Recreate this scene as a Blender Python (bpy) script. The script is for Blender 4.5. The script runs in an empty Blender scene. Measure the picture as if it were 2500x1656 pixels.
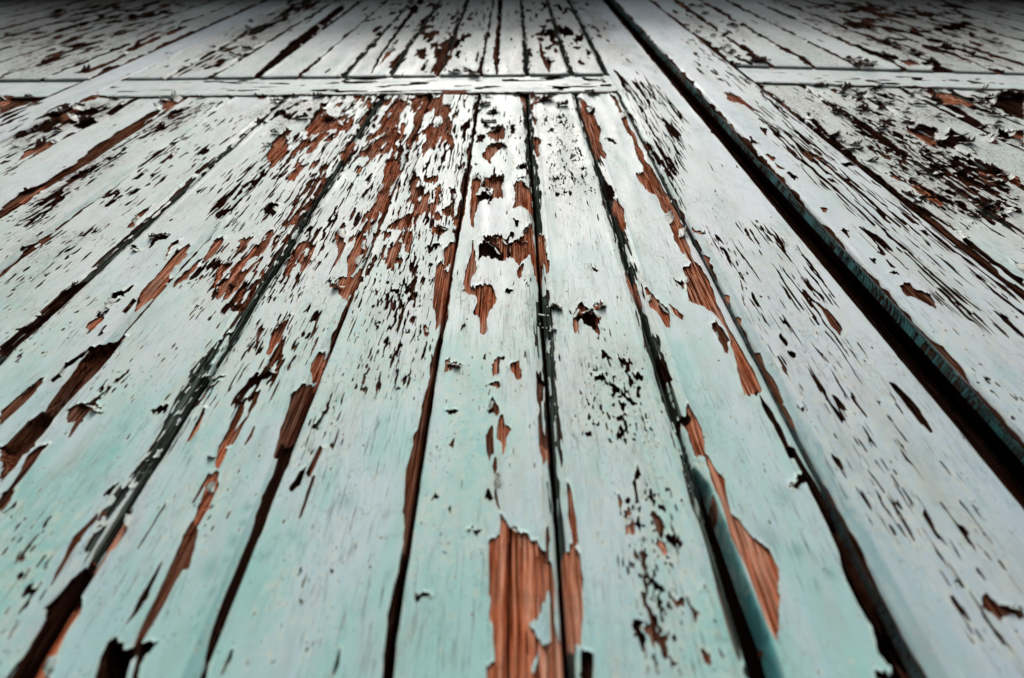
import bpy, math, random
import numpy as np

random.seed(7)
rng = np.random.default_rng(11)
sc = bpy.context.scene
col = sc.collection

# ------------------------------------------------------------------ camera
FPX, VPY, D = 1400.0, 1093.0, 0.30          # focal length and zenith offset in photo pixels, metres to the doors
LPX = math.hypot(FPX, VPY)
PITCH = math.atan2(FPX, VPY)
CAMZ = 0.28
cam = bpy.data.cameras.new('camera')
cam.sensor_width = 36.0
cam.lens = FPX / 2500 * 36.0
cam.clip_start, cam.clip_end = 0.01, 200.0
cam.dof.use_dof = True
cam.dof.focus_distance = 0.62
cam.dof.aperture_fstop = 4.5
co = bpy.data.objects.new('camera', cam)
co.location = (0, -D, CAMZ)
co.rotation_euler = (math.pi / 2 + PITCH, 0, 0)
col.objects.link(co)
sc.camera = co

# ------------------------------------------------------------------ light: bright overcast sky
SUN_EL, SUN_AZ = math.radians(64), math.radians(-10)
w = bpy.data.worlds.new('World'); sc.world = w; w.use_nodes = True
nt = w.node_tree; nt.nodes.clear()
sky = nt.nodes.new('ShaderNodeTexSky'); sky.sky_type = 'NISHITA'; sky.sun_disc = False
sky.sun_elevation = SUN_EL
sky.sun_rotation = math.pi + SUN_AZ
sky.air_density, sky.dust_density, sky.ozone_density = 1.0, 6.0, 1.0
hs = nt.nodes.new('ShaderNodeHueSaturation'); hs.inputs['Saturation'].default_value = 0.45
bg = nt.nodes.new('ShaderNodeBackground'); bg.inputs['Strength'].default_value = 0.06
wo = nt.nodes.new('ShaderNodeOutputWorld')
nt.links.new(sky.outputs[0], hs.inputs['Color']); nt.links.new(hs.outputs[0], bg.inputs['Color']); nt.links.new(bg.outputs[0], wo.inputs['Surface'])
sun = bpy.data.lights.new('sun', 'SUN'); sun.energy = 1.5; sun.angle = math.radians(18); sun.color = (1.0, 0.965, 0.92)
so = bpy.data.objects.new('sun', sun); col.objects.link(so)
so.location = (0, -4, 4)
so.rotation_euler = (math.pi / 2 - SUN_EL, 0, SUN_AZ)
sc.view_settings.view_transform = 'Standard'; sc.view_settings.look = 'None'
sc.view_settings.exposure = 1.02; sc.view_settings.gamma = 1.0; sc.view_settings.use_curve_mapping = False

# ------------------------------------------------------------------ numpy helpers
TAB = rng.random((256, 256)).astype(np.float32) * 2 - 1
def vnoise(x, y, seed=0):
    x = x + seed * 37.31; y = y + seed * 17.77
    xi = np.floor(x).astype(np.int32); yi = np.floor(y).astype(np.int32)
    fx = (x - xi).astype(np.float32); fy = (y - yi).astype(np.float32)
    fx = fx * fx * (3 - 2 * fx); fy = fy * fy * (3 - 2 * fy)
    x0 = xi & 255; x1 = (xi + 1) & 255; y0 = yi & 255; y1 = (yi + 1) & 255
    a = TAB[x0, y0]; b = TAB[x1, y0]; c = TAB[x0, y1]; d = TAB[x1, y1]
    return (a + (b - a) * fx) * (1 - fy) + (c + (d - c) * fx) * fy
def sstep(x, a, b):
    t = np.clip((x - a) / (b - a), 0, 1); return t * t * (3 - 2 * t)
def poly_sdf(x, y, P):
    d = np.full(x.shape, 1e9, np.float32); ins = np.zeros(x.shape, bool)
    n = len(P)
    for i in range(n):
        ax, ay = P[i]; bx, by = P[(i + 1) % n]
        ex, ey = bx - ax, by - ay
        wx, wy = x - ax, y - ay
        t = np.clip((wx * ex + wy * ey) / (ex * ex + ey * ey + 1e-12), 0, 1)
        dx, dy = wx - ex * t, wy - ey * t
        d = np.minimum(d, dx * dx + dy * dy)
        if ey != 0:
            c = ((ay > y) != (by > y)) & (x < ex * (y - ay) / ey + ax)
            ins ^= c
    d = np.sqrt(d)
    return np.where(ins, -d, d)
def in_poly(x, y, P): return poly_sdf(np.asarray(x, float), np.asarray(y, float), P) < 0

# ------------------------------------------------------------------ the two leaves: planes in space
class Leaf: pass
def leaf(px, alpha):
    l = Leaf(); l.px, l.a = px, alpha; l.c, l.s = math.cos(alpha), math.sin(alpha); return l
LEFT, RIGHT = leaf(0.31, -0.0096), leaf(1.03, 0.0255)
CA, SA = math.cos(PITCH), math.sin(PITCH)
def to_leaf(lf, h, x, y):
    """point of the photograph (2500x1656) -> place on the leaf's plane raised by h: (u, z) in leaf coordinates"""
    x = np.asarray(x, float); y = np.asarray(y, float)
    cx, cy = (x - 1250) / FPX, (828 - y) / FPX
    dx, dy, dz = cx, CA - cy * SA, SA + cy * CA
    # normal of leaf (towards the viewer): (s, -c); plane point: (px, 0) + n*h
    nx, ny = lf.s, -lf.c
    ox, oy = 0 - (lf.px + nx * h), -D - ny * h
    t = -(ox * nx + oy * ny) / (dx * nx + dy * ny)
    X, Y, Z = dx * t, -D + dy * t, dz * t
    u = (X - lf.px) * lf.c + Y * lf.s
    return u, Z + CAMZ

# ------------------------------------------------------------------ what the wear looks like where, with shadows under curls painted as black k holes (traced in zoomed views: zone, kind, outline)
DATA = """E w 45,350 60,230 100,150 140,85 170,90 160,190 110,290 60,360
E w 0,370 60,365 110,370 90,420 40,520 0,480
E w 660,290 690,260 710,300 730,340 745,400 720,560 700,660 665,720 655,600 640,560 650,480 650,400
E w 710,190 740,150 790,120 795,180 760,260 725,300
E w 610,20 660,10 730,40 700,70 640,60
E w 985,95 1105,95 1140,150 1130,260 1090,260 1080,200 1040,150 1000,120
E k 950,240 960,160 1000,120 1050,155 1090,210 1080,250 1010,215
E w 1170,150 1200,120 1290,100 1310,210 1270,240 1225,280 1175,230
E w 860,360 870,280 900,210 910,120 920,250 930,310 900,380 870,470 850,420
E w 930,430 990,415 1050,430 1070,520 1030,590 1005,640 1000,720 975,760 960,660 915,590 940,550 930,480
E w 840,460 900,440 930,470 880,490
E w 1260,60 1300,10 1320,60 1350,300 1365,400 1330,330 1310,210 1275,120
E w 1360,60 1400,100 1410,220 1435,260 1430,330 1400,260 1380,160
E w 1215,340 1225,290 1260,290 1250,330 1225,375
E w 1590,660 1640,550 1700,590 1780,640 1760,690 1785,760 1740,720 1700,640 1650,640 1615,740
E k 1640,640 1690,620 1730,700 1690,690
E w 1745,560 1785,530 1780,560 1755,600
E w 725,945 830,970 820,980 725,1000
E w 1170,980 1220,930 1235,1000 1225,1075 1205,1060
E w 1040,1010 1075,905 1090,930 1085,1020 1055,1045
E w 1025,1095 1085,1065 1090,1110 1075,1130
E d 1010,1290 1045,1185 1075,1290 1060,1305
E k 725,1275 805,1285 740,1315
E d 1000,1440 1040,1395 1045,1568 1005,1568
E w 1085,1320 1105,1290 1120,1370 1165,1410 1130,1440 1135,1520 1115,1560 1095,1480 1075,1450
E d 1365,1440 1380,1385 1410,1440 1400,1530 1380,1568 1365,1520
E d 750,1500 780,1460 770,1540
E k 1355,1045 1410,1065 1390,1090 1370,1210
E k 1745,1060 1780,1040 1815,1055 1770,1070
E k 1795,870 1850,910 1810,920
E k 1900,920 1960,945 1930,955
E k 1865,1120 1910,1130 1905,1155 1865,1155
E k 2020,1035 2070,1040 2060,1065 2030,1060
E w 2095,450 2180,540 2240,610 2250,700 2230,710 2190,640 2120,560
E w 2260,550 2350,640 2330,660 2280,600
E k 2290,380 2350,410 2340,440
E d 500,1568 510,1460 545,1390 560,1250 600,1100 640,1000 650,1060 622,1250 600,1400 575,1568
E w 565,720 585,700 600,750 580,780
E k 1140,450 1190,460 1150,480
E k 1720,285 1770,320 1740,315
E k 365,460 405,460 395,485
E w 340,180 380,150 410,190 370,210 360,320 330,300
E w 270,260 310,140 325,130 290,220 255,300
E w 450,170 480,60 490,70 465,200
E k 590,160 650,150 680,150 610,190
E w 180,0 230,0 200,40 170,40
E w 300,110 350,50 340,90
E w 2265,0 2300,0 2350,150 2350,200 2300,120
E g 1870,80 1900,90 1990,260 2010,380 1960,360 1920,220
E w 1950,340 2000,400 2040,520 2000,480
E g 2000,480 2060,540 2100,640 2190,800 2250,1000 2280,1080 2340,1300 2352,1500 2290,1400 2200,1200 2130,900 2070,700
E k 2190,900 2250,1000 2280,1080 2250,1060 2210,980
E g 1350,450 1435,500 1470,800 1490,1200 1495,1568 1455,1568 1440,1200 1380,800
E d 1360,1080 1400,1080 1380,1200
H w 1025,640 1100,600 1105,470 1140,520 1230,590 1330,640 1420,735 1450,800 1470,960 1470,1200 1500,1400 1510,1640 1010,1640 1000,1500 1060,1470 1050,1230 1030,1150 1040,1050 1025,1000
H + 1430,960 1440,1010 1440,1300 1385,1370 1320,1230 1280,1180 1370,1150 1380,1080
H + 1370,1390 1330,1568 1310,1500
H w 1560,730 1600,690 1640,730 1660,900 1650,1160 1640,1340 1560,1330 1550,1100
H w 1555,230 1580,330 1610,480 1630,640 1600,700 1590,560 1560,450
H k 1650,1400 1720,1420 1720,1600 1650,1600
H d 500,0 560,0 545,120 515,330 475,620 440,760 430,760 440,600 435,440 450,330 450,170
H k 430,760 450,830 415,1000 390,1200 350,1640 285,1640 320,1150 380,920
H w 1960,560 1980,430 2015,520 2020,590 1965,595
H d 2130,440 2200,500 2210,540 2190,610 2160,560
H w 2155,650 2215,640 2235,720 2215,745
H k 2220,590 2330,630 2320,680 2270,680
H k 520,1010 625,1015 515,1070
H k 885,570 930,565 970,575 930,585
H k 985,340 1015,290 1045,350 1010,355
H d 1005,0 1035,0 1020,90 1005,60
H d 1050,110 1060,80 1072,150 1060,190 1080,340 1095,430 1070,350
H d 1410,660 1415,520 1435,600 1430,740
H w 1910,320 1935,380 1920,410
H k 2030,130 2050,190 2010,240 2040,370 2025,360 1998,240
H w 1375,0 1410,0 1390,100
H d 2270,1040 2352,1060 2352,1100 2290,1080
H k 2010,1180 2070,1190 2040,1250 2080,1360 2060,1380 2020,1260
I w 180,60 240,140 310,230 320,320 340,440 420,520 500,620 600,720 670,840 660,1000 680,1020 660,1300 610,1220 520,1000 430,780 370,640 330,520 270,350 220,230
I p 100,120 190,250 330,600 440,900 600,1300 700,1640 500,1640 420,1200 330,1000 260,700 180,400
I g 0,0 60,0 120,200 230,450 300,700 340,950 420,1200 500,1600 440,1600 370,1300 320,1100 250,850 200,650 100,400 50,250
I q 740,0 830,170 900,330 1000,520 1090,740 1130,900 1210,1060 1300,1200 1360,1400 1450,1500 1440,1640 1680,1640 1500,1250 1380,1050 1250,800 1100,500 1000,350 860,130 790,0
I k 750,270 800,200 870,180 850,250 790,280
I d 2070,1080 2110,1000 2150,1060 2352,1110 2330,1170 2250,1120 2200,1180
I k 1330,1540 1440,1560 1440,1600 1330,1580
F w 0,0 20,60 70,200 100,270 150,330 220,450 260,560 310,680 370,780 430,900 500,1020 550,1140 520,1170 440,1160 400,1000 370,860 330,760 270,650 160,560 70,540 50,450 25,300 90,290 60,220 0,130
F d 215,700 240,670 330,800 325,890 290,830
F w 50,1240 100,1330 150,1450 180,1600 120,1600 90,1480 40,1340
F k 0,1340 40,1310 50,1340 10,1350
F d 500,850 560,890 590,980 650,1080 710,1210 650,1120 560,970
F q 540,1160 620,1260 700,1420 790,1600 740,1600 640,1370 560,1230
F k 1430,1080 1500,1130 1640,1280 1725,1415 1660,1380 1560,1260
F d 945,545 1000,580 1080,700 1095,760 1040,690
F k 690,760 730,820 735,845 700,800
F d 670,920 725,990 735,1045 690,990
F k 740,880 790,900 760,910
F k 800,1245 860,1275 830,1275
F k 1095,40 1150,45 1155,95
F k 1340,190 1375,165 1400,215
F k 1300,240 1355,255 1320,265
F k 1415,250 1470,300 1440,290
F k 1430,345 1470,325 1505,350
F d 1500,430 1560,400 1600,450 1700,480 1755,575 1700,550 1600,500 1550,490
F k 2160,600 2230,630 2352,780 2300,740
F w 90,20 130,50 180,50 150,70
F w 165,195 200,220 195,250
F w 310,475 350,490 345,515
F w 380,600 420,640 415,655
F k 1850,0 1900,60 2000,130 2130,240 2250,330 2352,390 2352,440 2240,350 2100,240 1960,140
F w 2270,250 2352,300 2352,340
D w 920,600 930,540 970,460 1010,410 1100,330 1160,250 1200,200 1290,140 1300,160 1250,230 1180,300 1130,390 1060,470 970,560
D x 620,860 680,830 760,800 850,760 860,780 800,860 740,940 640,1050 500,1200 380,1330 200,1568 0,1640 0,1540 60,1490 200,1340 300,1290 420,1110 500,1010
D w 590,690 660,640 715,630 690,670 610,740
D k 660,620 730,600 780,480 830,470 910,425 880,460 790,500 740,590 720,620
D k 340,1080 420,1010 440,960 520,920 610,860 560,920 460,980 420,1060
D d 0,1290 120,1180 290,1055 240,1140 130,1250 0,1370
D w 1395,250 1440,180 1470,110 1530,100 1500,150 1440,230
D w 1460,430 1480,340 1520,290 1570,270 1530,340
D k 1560,400 1610,400 1570,470
D w 1640,400 1650,370 1780,230 1740,300
D w 1950,300 1990,220 2050,140 2120,90 2100,150 2030,240 1970,360
D w 2055,260 2130,210 2090,300 2060,330
D w 2300,60 2350,0 2350,120 2310,200
D w 1830,870 1880,720 1990,620 1960,680 1900,800 1840,880
D d 1820,1000 1850,930 1960,770 1910,920 1870,960 1830,1010
D k 1610,1250 1650,1150 1720,1040 1860,1000 1850,1040 1810,1060 1740,1100 1690,1150 1640,1230
D d 1490,1568 1560,1420 1640,1250 1680,1210 1640,1330 1560,1500 1530,1568
D d 1690,1310 1740,1140 1775,1130 1740,1230
D w 1560,1490 1690,1320 1640,1420 1590,1500
D d 1680,1500 1740,1390 1720,1460
D w 1270,1500 1330,1380 1390,1280 1350,1400
D d 1870,1600 1920,1400 1950,1330 1990,1180 2050,1140 2070,1110 2140,1110 2110,1220 2060,1350 1990,1568 1975,1600
D w 2130,1090 2140,950 2170,900 2230,870 2200,970 2150,1080
D w 1310,1240 1380,1190 1430,1120 1420,1160 1350,1240
D k 1390,1110 1480,1110 1490,1095 1460,1130
D k 1445,1060 1480,1045 1530,1050 1490,1065
D k 1020,1280 1140,1250 1130,1290 1060,1290
D d 450,1330 480,1260 600,1240 690,1175 640,1240 700,1285 620,1280 560,1340 470,1460 520,1350 460,1350
D g 0,850 160,720 330,590 560,390 700,230 960,0 990,0 700,300 560,430 330,640 0,940
D k 330,570 420,470 560,385 570,395 430,490 340,590
D k 0,850 160,720 330,590 330,610 160,740 0,875
D g 1000,1568 1100,1400 1200,1200 1300,1010 1430,870 1550,740 1560,760 1450,950 1300,1230 1100,1568
D k 900,150 930,160 950,190 910,190
D k 1020,160 1060,80 1170,65 1140,100 1080,100 1040,150
D w 1130,230 1170,140 1220,115 1210,140 1170,160
D d 0,310 100,240 220,150 230,170 130,250 0,370
D g 2130,1400 2160,1290 2230,1290 2200,1400
D k 840,600 900,520 920,530 850,620
D k 690,760 720,700 700,760
D w 1190,420 1290,320 1350,260 1330,320 1260,380 1200,430
D k 220,1420 320,1320 420,1260 330,1370 240,1460
G x 0,-20 230,-20 100,150 0,250
G d 0,450 60,380 110,260 220,130 280,40 320,0 270,0 200,60 100,230 50,300 0,340
G g 560,740 640,560 700,440 780,320 860,230 960,110 1060,0 1110,0 1060,80 960,200 860,320 780,420 700,560 620,680
G w 690,720 770,600 860,430 905,390 900,440 880,560 790,680 740,700
G w 470,1050 560,900 650,770 700,700 640,830 560,980 500,1060
G k 60,1640 200,1350 320,1150 300,1110 380,1030 480,900 560,820 600,880 540,1000 560,1100 540,1150 430,1300 300,1640
G w 240,1640 360,1330 440,1220 490,1130 500,1180 400,1400 330,1640
G w 1480,100 1500,0 1560,0 1520,100 1490,150
G d 1320,380 1380,260 1430,180 1490,180 1480,260 1430,400 1380,500 1340,550 1350,600 1300,780 1270,850 1170,800 1280,570 1330,500 1380,380 1420,230
G w 1340,470 1440,240 1470,200 1450,330 1390,480
G k 870,1200 960,1030 1060,870 1100,800 1000,1040
G d 900,1400 960,1250 1040,1080 1130,900 1170,800 1250,820 1200,900 1130,1040 1020,1230 930,1420
G q 640,1640 700,1420 740,1340 800,1300 850,1370 900,1410 930,1400 850,1640
G k 980,1330 1080,1330 1000,1400 960,1480 930,1640 890,1640
G k 1360,1640 1450,1230 1530,1020 1620,800 1720,540 1780,360 1890,110 1940,0 1990,0 1900,250 1820,450 1750,620 1680,800 1600,1000 1500,1200 1440,1420 1400,1640
G d 2100,170 2190,0 2200,20 2120,200
G d 2040,500 2140,200 2150,210 2060,480
G k 1980,290 2040,200 2090,140 2080,180 2040,280 2000,300
G k 940,680 1140,370 1130,400 1000,590
G d 340,970 410,820 520,600 680,450 660,500 560,620 430,830
G k 720,320 760,270 830,230 800,260 740,330
G k 2250,840 2270,820 2280,850 2260,865
G k 1530,1530 1590,1380 1570,1480
G k 2270,1560 2320,1400 2310,1480
A k 1750,520 1850,430 2000,290 2350,30 2350,70 2000,350 1850,470 1800,520
A d 500,1140 640,1020 760,950 800,910 900,860 1080,760 1110,730 1090,770 960,870 840,960 700,1060 560,1150
A d 0,1440 150,1330 280,1280 500,1140 480,1170 320,1290 200,1370 0,1510
A w 130,1420 200,1340 280,1290 260,1340 170,1410
A k 80,960 180,900 330,830 360,770 430,760 510,730 580,720 560,780 520,860 420,840 330,890 200,930
A w 370,790 500,740 520,760 440,810
A w 120,1120 180,1040 350,970 370,990 200,1070
A k 500,870 700,800 820,720 800,780 640,860 540,890
A w 560,690 640,650 700,660 650,690 580,710
A w 1100,680 1180,700 1220,660 1260,660 1200,720 1120,760
A w 1730,665 1830,665 1800,690
A k 1800,1450 1850,1410 1900,1420 1890,1460 1860,1490
A d 1090,1130 1230,1020 1170,1090
A k 870,1350 930,1300 960,1310 900,1340
A w 870,1568 930,1480 1020,1430 980,1480 920,1560
A w 1830,1080 1860,990 1920,930 1980,900 1960,1000 1900,1110 1860,1130
A w 1950,1240 2050,1140 2080,1150 2000,1250
A w 2100,880 2200,800 2330,820 2340,880 2250,900 2150,930
A d 0,660 40,660 120,680 330,670 270,700 100,740 0,790
A w 0,670 40,665 50,700 0,730
A d 850,350 1000,290 1180,210 1280,185 1200,230 1050,290 900,360
A d 500,510 640,470 800,410 900,350 860,390 700,470 600,510
B q 1078,0 1112,0 1083,515 1068,515
B d 1085,100 1095,120 1074,330 1064,480 1050,400 1070,250
B k 210,515 290,380 400,230 500,100 580,0 540,0 430,160 330,300 230,460
B w 270,450 320,370 370,330 340,380
B w 490,730 520,660 580,650 540,720 510,780
B w 310,780 400,700 460,650 440,710 360,760 310,830
B w 260,1340 300,1240 320,1110 350,1095 400,1110 400,1180 350,1280 310,1380 240,1480 170,1568 230,1420
B w 0,1060 60,990 140,950 100,1010 20,1080
B w 120,1060 250,970 350,880 390,880 370,930 270,1010 240,1080 160,1080
B w 330,900 400,890 410,930 360,950
B w 700,1440 780,1420 770,1490 720,1480
B d 750,1300 790,1300 780,1400
B w 340,1540 420,1500 500,1470 480,1568 330,1568
B d 520,1290 580,1290 550,1350
B w 970,1080 1010,1010 1100,990 1120,1010 1060,1060 1020,1100 1030,1140
B w 1020,910 1090,870 1130,890 1110,960 1060,970 1000,930
B w 910,1240 940,1200 960,1240 950,1300 920,1350 960,1350 930,1450 900,1568 900,1400
B w 960,1280 1000,1230 1130,1230 1110,1270 1090,1300 1110,1360 1050,1370 1010,1410 1060,1300 1000,1300
B k 960,1390 970,1330 1010,1310 1030,1350 1000,1380
B w 1185,1270 1240,1250 1290,1290 1310,1380 1310,1568 1290,1460 1250,1420 1190,1440 1205,1340
B k 1190,1510 1230,1520 1210,1568
B k 1200,1165 1275,1140 1270,1170
B k 1200,1230 1280,1225 1260,1235
B w 1220,650 1260,645 1270,700 1250,750 1235,700
B w 1310,650 1360,680 1370,700 1330,720 1310,760
B w 1310,780 1350,830 1330,870
B w 1320,950 1370,980 1350,1020 1355,1090 1340,1060
B k 1020,785 1060,765 1080,780 1050,800
B k 960,820 1000,850 990,880
B w 1650,680 1680,720 1730,800 1780,900 1770,970 1810,1050 1810,1100 1760,1060 1720,960 1680,850 1660,760
B k 1690,740 1730,740 1735,785 1710,780
B k 1815,960 1870,970 1885,1000
B k 1800,1230 1840,1270 1880,1330 1850,1360 1800,1290 1785,1260
B w 1890,1370 1930,1440 1955,1568 1930,1540 1895,1430
B w 1850,650 1880,680 1940,790 1980,880 2040,1000 2100,1140 2180,1240 2230,1340 2300,1480 2352,1568 2280,1568 2200,1440 2170,1350 2090,1300 2020,1200 2060,1190 2090,1190 2040,1080 1990,950 1940,860 1900,740
B g 1270,650 1300,650 1310,900 1370,1300 1390,1568 1340,1568 1310,1200 1285,900
B g 1600,640 1650,780 1740,1050 1800,1250 1870,1450 1900,1568 1860,1568 1780,1300 1700,1030 1630,800
B d 1365,270 1380,330 1400,400 1440,450 1430,500 1400,460 1370,350
B k 1880,490 1900,500 1960,580 1990,640 1950,600
B d 640,490 680,380 730,280 740,300 690,430 660,515
B k 1390,535 1480,530 1520,540 1450,552 1380,545
B k 1640,535 1700,540 1800,555 1690,560
B k 1760,585 1830,580 1840,600 1770,598
B k 1080,550 1180,545 1190,560 1110,562
B k 20,545 60,550 50,575 10,570
C w 310,640 400,660 460,720 540,780 500,760 430,720 340,700
C d 540,880 580,890 590,940
C k 730,1190 800,1220 770,1235
C d 480,960 540,990 500,990
C w 590,1060 660,1090 640,1110
C w 660,1130 710,1165 680,1165
C w 955,1420 1010,1440 990,1470
C k 870,780 960,870 1100,1000 1300,1180 1450,1300 1600,1400 1850,1560 1700,1480 1500,1350 1250,1150 1050,980 900,850
C w 1430,1190 1500,1230 1530,1255 1460,1230
C w 1560,1270 1650,1280 1740,1340 1810,1410 1720,1400 1660,1340
C w 1530,880 1650,920 1760,980 1750,1030 1640,970
C k 1520,820 1550,860 1700,870 1770,890 1740,920 1620,900
C k 1320,710 1370,700 1440,760 1400,760
C k 1760,1010 1850,900 1980,970 1900,1000 1800,1030
C w 1650,625 1780,640 1900,660 2020,720 1900,730 1800,710 1700,650
C w 1180,680 1230,690 1200,705
C w 1020,620 1080,630 1060,645
C k 2100,680 2200,650 2352,660 2352,830 2250,790 2150,740
C w 2250,910 2352,910 2352,1010 2260,950
C k 1640,660 1900,750 2100,880 2240,920 2352,990 2352,1020 2200,950 2050,880 1850,760
C d 2050,940 2160,940 2170,1000 2100,990
C w 2020,1160 2100,1180 2240,1230 2250,1270 2150,1220
C w 2240,1190 2320,1220 2330,1260 2260,1250
C k 1900,1090 2000,1120 2100,1150 2200,1170 2210,1200 2050,1170
C w 2150,1430 2220,1440 2200,1480
C k 2200,1500 2240,1400 2250,1450
C k 1200,310 1330,360 1480,400 1500,420 1350,400 1210,340
C w 1500,420 1600,430 1640,450 1560,450
C k 1640,440 1750,430 1800,470 1860,500 1750,495
C k 1180,800 1290,880 1420,970 1540,1060 1600,1090 1500,1050 1350,950 1250,880
C g 860,620 960,690 1100,770 1180,820 1150,820 1000,730 880,650
#N zone, type cover su sz poly  (chips of noise)
A N w 0.58 16 26 1830,1080 1920,930 2100,780 2350,690 2352,920 2250,1000 2100,1080 2000,1250 1950,1240
A N k 0.58 14 11 1180,510 1400,360 1560,230 1800,120 2000,20 2060,0 2300,0 2040,180 1850,300 1700,400 1500,500
A N k 0.33 7 11 0,1540 300,1300 700,1060 1100,780 1400,680 1550,700 1300,850 900,1050 500,1350 250,1568
A N k 0.55 16 13 0,990 150,900 380,760 600,700 1000,660 800,800 500,900 250,1020 80,1080
A N k 0.4 14 12 1700,780 1900,680 2300,650 2350,720 2100,860 1800,960
A N k 0.25 10 12 1480,800 1560,740 1700,740 1560,830
B N w 0.55 14 24 0,640 560,640 930,650 900,900 860,1040 500,1100 300,1000 0,1000
B N w 0.38 13 28 300,1200 860,1150 850,1568 250,1568
B N w 0.45 14 32 0,1100 280,1100 200,1568 0,1568
B N k 0.45 16 14 950,690 1050,700 1090,780 1010,900 930,940
B N k 0.40 10 9 1350,670 1590,680 1600,760 1380,740
B N d 0.35 12 22 540,230 900,230 870,500 480,500
B N k 0.35 12 9 1560,60 1760,40 1900,240 2150,480 1900,480 1740,280
B N k 0.5 10 8 620,470 900,480 1250,470 1230,512 600,515
B N k 0.12 5 5 1340,760 1640,760 1790,1300 1400,1400
B N k 0.25 7 16 2150,950 2352,1200 2352,1568 2280,1350
B N d 0.30 9 26 0,1250 250,1200 170,1500 0,1560
D N w 0.28 13 34 1150,300 1500,60 1900,0 2100,0 1900,330 1700,560 1400,640 1200,560
D N w 0.3 12 30 1900,150 2350,0 2280,250 1950,400
E N w 0.33 12 28 150,0 720,0 700,250 560,330 260,330
E N d 0.12 8 18 100,350 640,350 600,800 100,800
E N k 0.4 14 14 1340,560 1460,560 1480,760 1380,760
E N d 0.2 10 16 850,20 1300,20 1300,300 860,300
E N k 0.14 8 14 1620,860 2100,860 2200,1568 1560,1568
H N d 0.3 11 26 1860,380 2330,700 2352,1100 2352,1568 2010,1568 1930,900
I N d 0.3 12 30 0,600 140,700 330,1200 420,1600 0,1600
C N k 0.56 16 12 650,600 800,650 1000,850 1400,1150 1950,1560 1700,1520 1300,1240 900,880
C N k 0.53 15 11 900,590 1180,600 1450,760 1700,960 2000,1100 2352,1230 2352,1400 2000,1230 1700,1080 1300,860 1100,680
C N k 0.5 14 11 1000,600 1300,590 1600,660 1900,800 2100,920 1800,860 1400,720
C N d 0.53 12 18 430,680 700,850 1150,1150 1380,1350 1250,1300 850,1080 600,880
C N k 0.62 14 10 0,90 120,110 260,180 420,390 320,420 200,310 40,190
C N k 0.47 13 9 120,20 400,170 560,300 480,300 250,170 60,60
C N k 0.5 12 10 1080,150 1300,220 1500,320 1400,320 1200,230
C N k 0.44 11 8 480,410 620,420 600,450 480,440
C N k 0.53 13 9 1100,400 1300,420 1500,500 1250,490
C N k 0.38 8 10 650,620 820,630 1100,900 1400,1200 1750,1500 2200,1568 2352,1568 2352,1300 1900,1100 1500,900 1100,700
F N k 0.3 8 12 2150,0 2352,0 2352,160
F N k 0.18 6 16 150,100 330,60 520,300 560,560 400,480
A N k 0.3 18 8 0,60 700,0 1500,0 1200,180 700,400 300,500 0,500
A N k 0.62 16 9 1240,400 1700,150 2000,0 2200,0 1900,200 1500,440
C N k 0.38 28 8 560,0 2352,0 2352,480 1500,430 1000,220
B N k 0.16 16 9 1130,0 1760,0 2000,400 1840,500 1100,500
B N k 0.16 16 10 0,0 1060,0 1060,500 0,500
D N k 0.2 9 20 0,100 500,0 800,0 300,300 0,500
C N k 0.4 12 9 1500,600 2352,640 2352,900 2100,860 1800,760
C N k 0.45 13 10 1700,1000 2352,1200 2352,1568 2000,1500 1700,1300
#D zone type count len wid poly
B D d 950 18 2.8 0,640 930,650 850,1568 0,1568
A D d 600 18 2.8 1350,1300 1850,1000 2350,900 2350,1568 1450,1568
D D d 480 17 3 1200,300 2000,0 2352,0 2100,500 1900,560 1300,680
E D d 480 15 2.5 100,0 700,0 640,900 520,1200 60,1200
E D k 90 9 2.6 820,300 1340,300 1440,1568 640,1568
E D k 170 10 2.6 1450,500 2080,800 2330,1500 1500,1568
B D k 230 4.5 2.6 1340,700 1600,700 1850,1500 1400,1500
H D k 260 16 4 1850,300 2240,200 2352,600 2352,1568 2000,1568 1900,900
H D k 60 11 3 560,0 1400,0 1000,900 450,900
D D k 120 11 3 0,560 900,450 700,750 150,1000 0,1050
D D k 90 14 3 0,100 700,0 850,150 200,500 0,600
D D k 60 14 3 800,750 1250,900 1000,1250 500,1200
D D d 160 26 3 1500,700 2250,500 2200,900 1700,1300 1450,1250
D D d 70 20 3 2150,1200 2352,1000 2352,1568 2050,1568
A D k 160 13 3 600,1400 1100,1000 1500,800 1750,780 1400,1100 900,1500
A D k 420 9 3 0,1540 300,1300 700,1060 1100,780 1400,680 1550,700 1300,850 900,1050 500,1350 250,1568
A D k 110 16 2.6 0,560 300,700 500,860 0,1300
G D d 90 26 4 0,500 420,450 350,1000 0,1500
G D k 40 16 3.5 1050,300 1700,0 1500,700 1150,800
G D k 40 14 4 1800,900 2352,300 2352,1568 1600,1568
B D k 260 34 2.4 1900,560 2120,560 2352,800 2352,1568 2180,1200
F D k 220 44 2.6 150,60 420,0 760,0 1100,500 1350,1000 1700,1568 1000,1568 700,1050 400,600
I D k 100 60 3.4 900,0 1750,0 2352,700 2352,1500 1900,1300 1300,600
F D k 160 48 2.6 1150,0 1750,0 2352,420 2352,900 1700,500
F D k 60 14 3.5 1750,600 2352,1200 2352,1400 1700,800
C D k 260 36 2.4 350,480 520,560 900,850 1400,1200 2000,1568 1300,1568 900,1250 500,850
C D k 60 10 3 0,250 200,300 400,480 350,600 100,500
C D k 260 8 3 700,600 1000,600 1800,1000 2352,1300 2352,1568 1900,1568 1200,1050
B D k 80 9 2 1130,30 1800,100 1800,490 1100,490
B D d 120 12 2.4 450,60 1050,60 1050,500 500,500
A D k 200 12 2.4 0,100 600,60 1300,150 900,350 300,500 0,500
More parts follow.
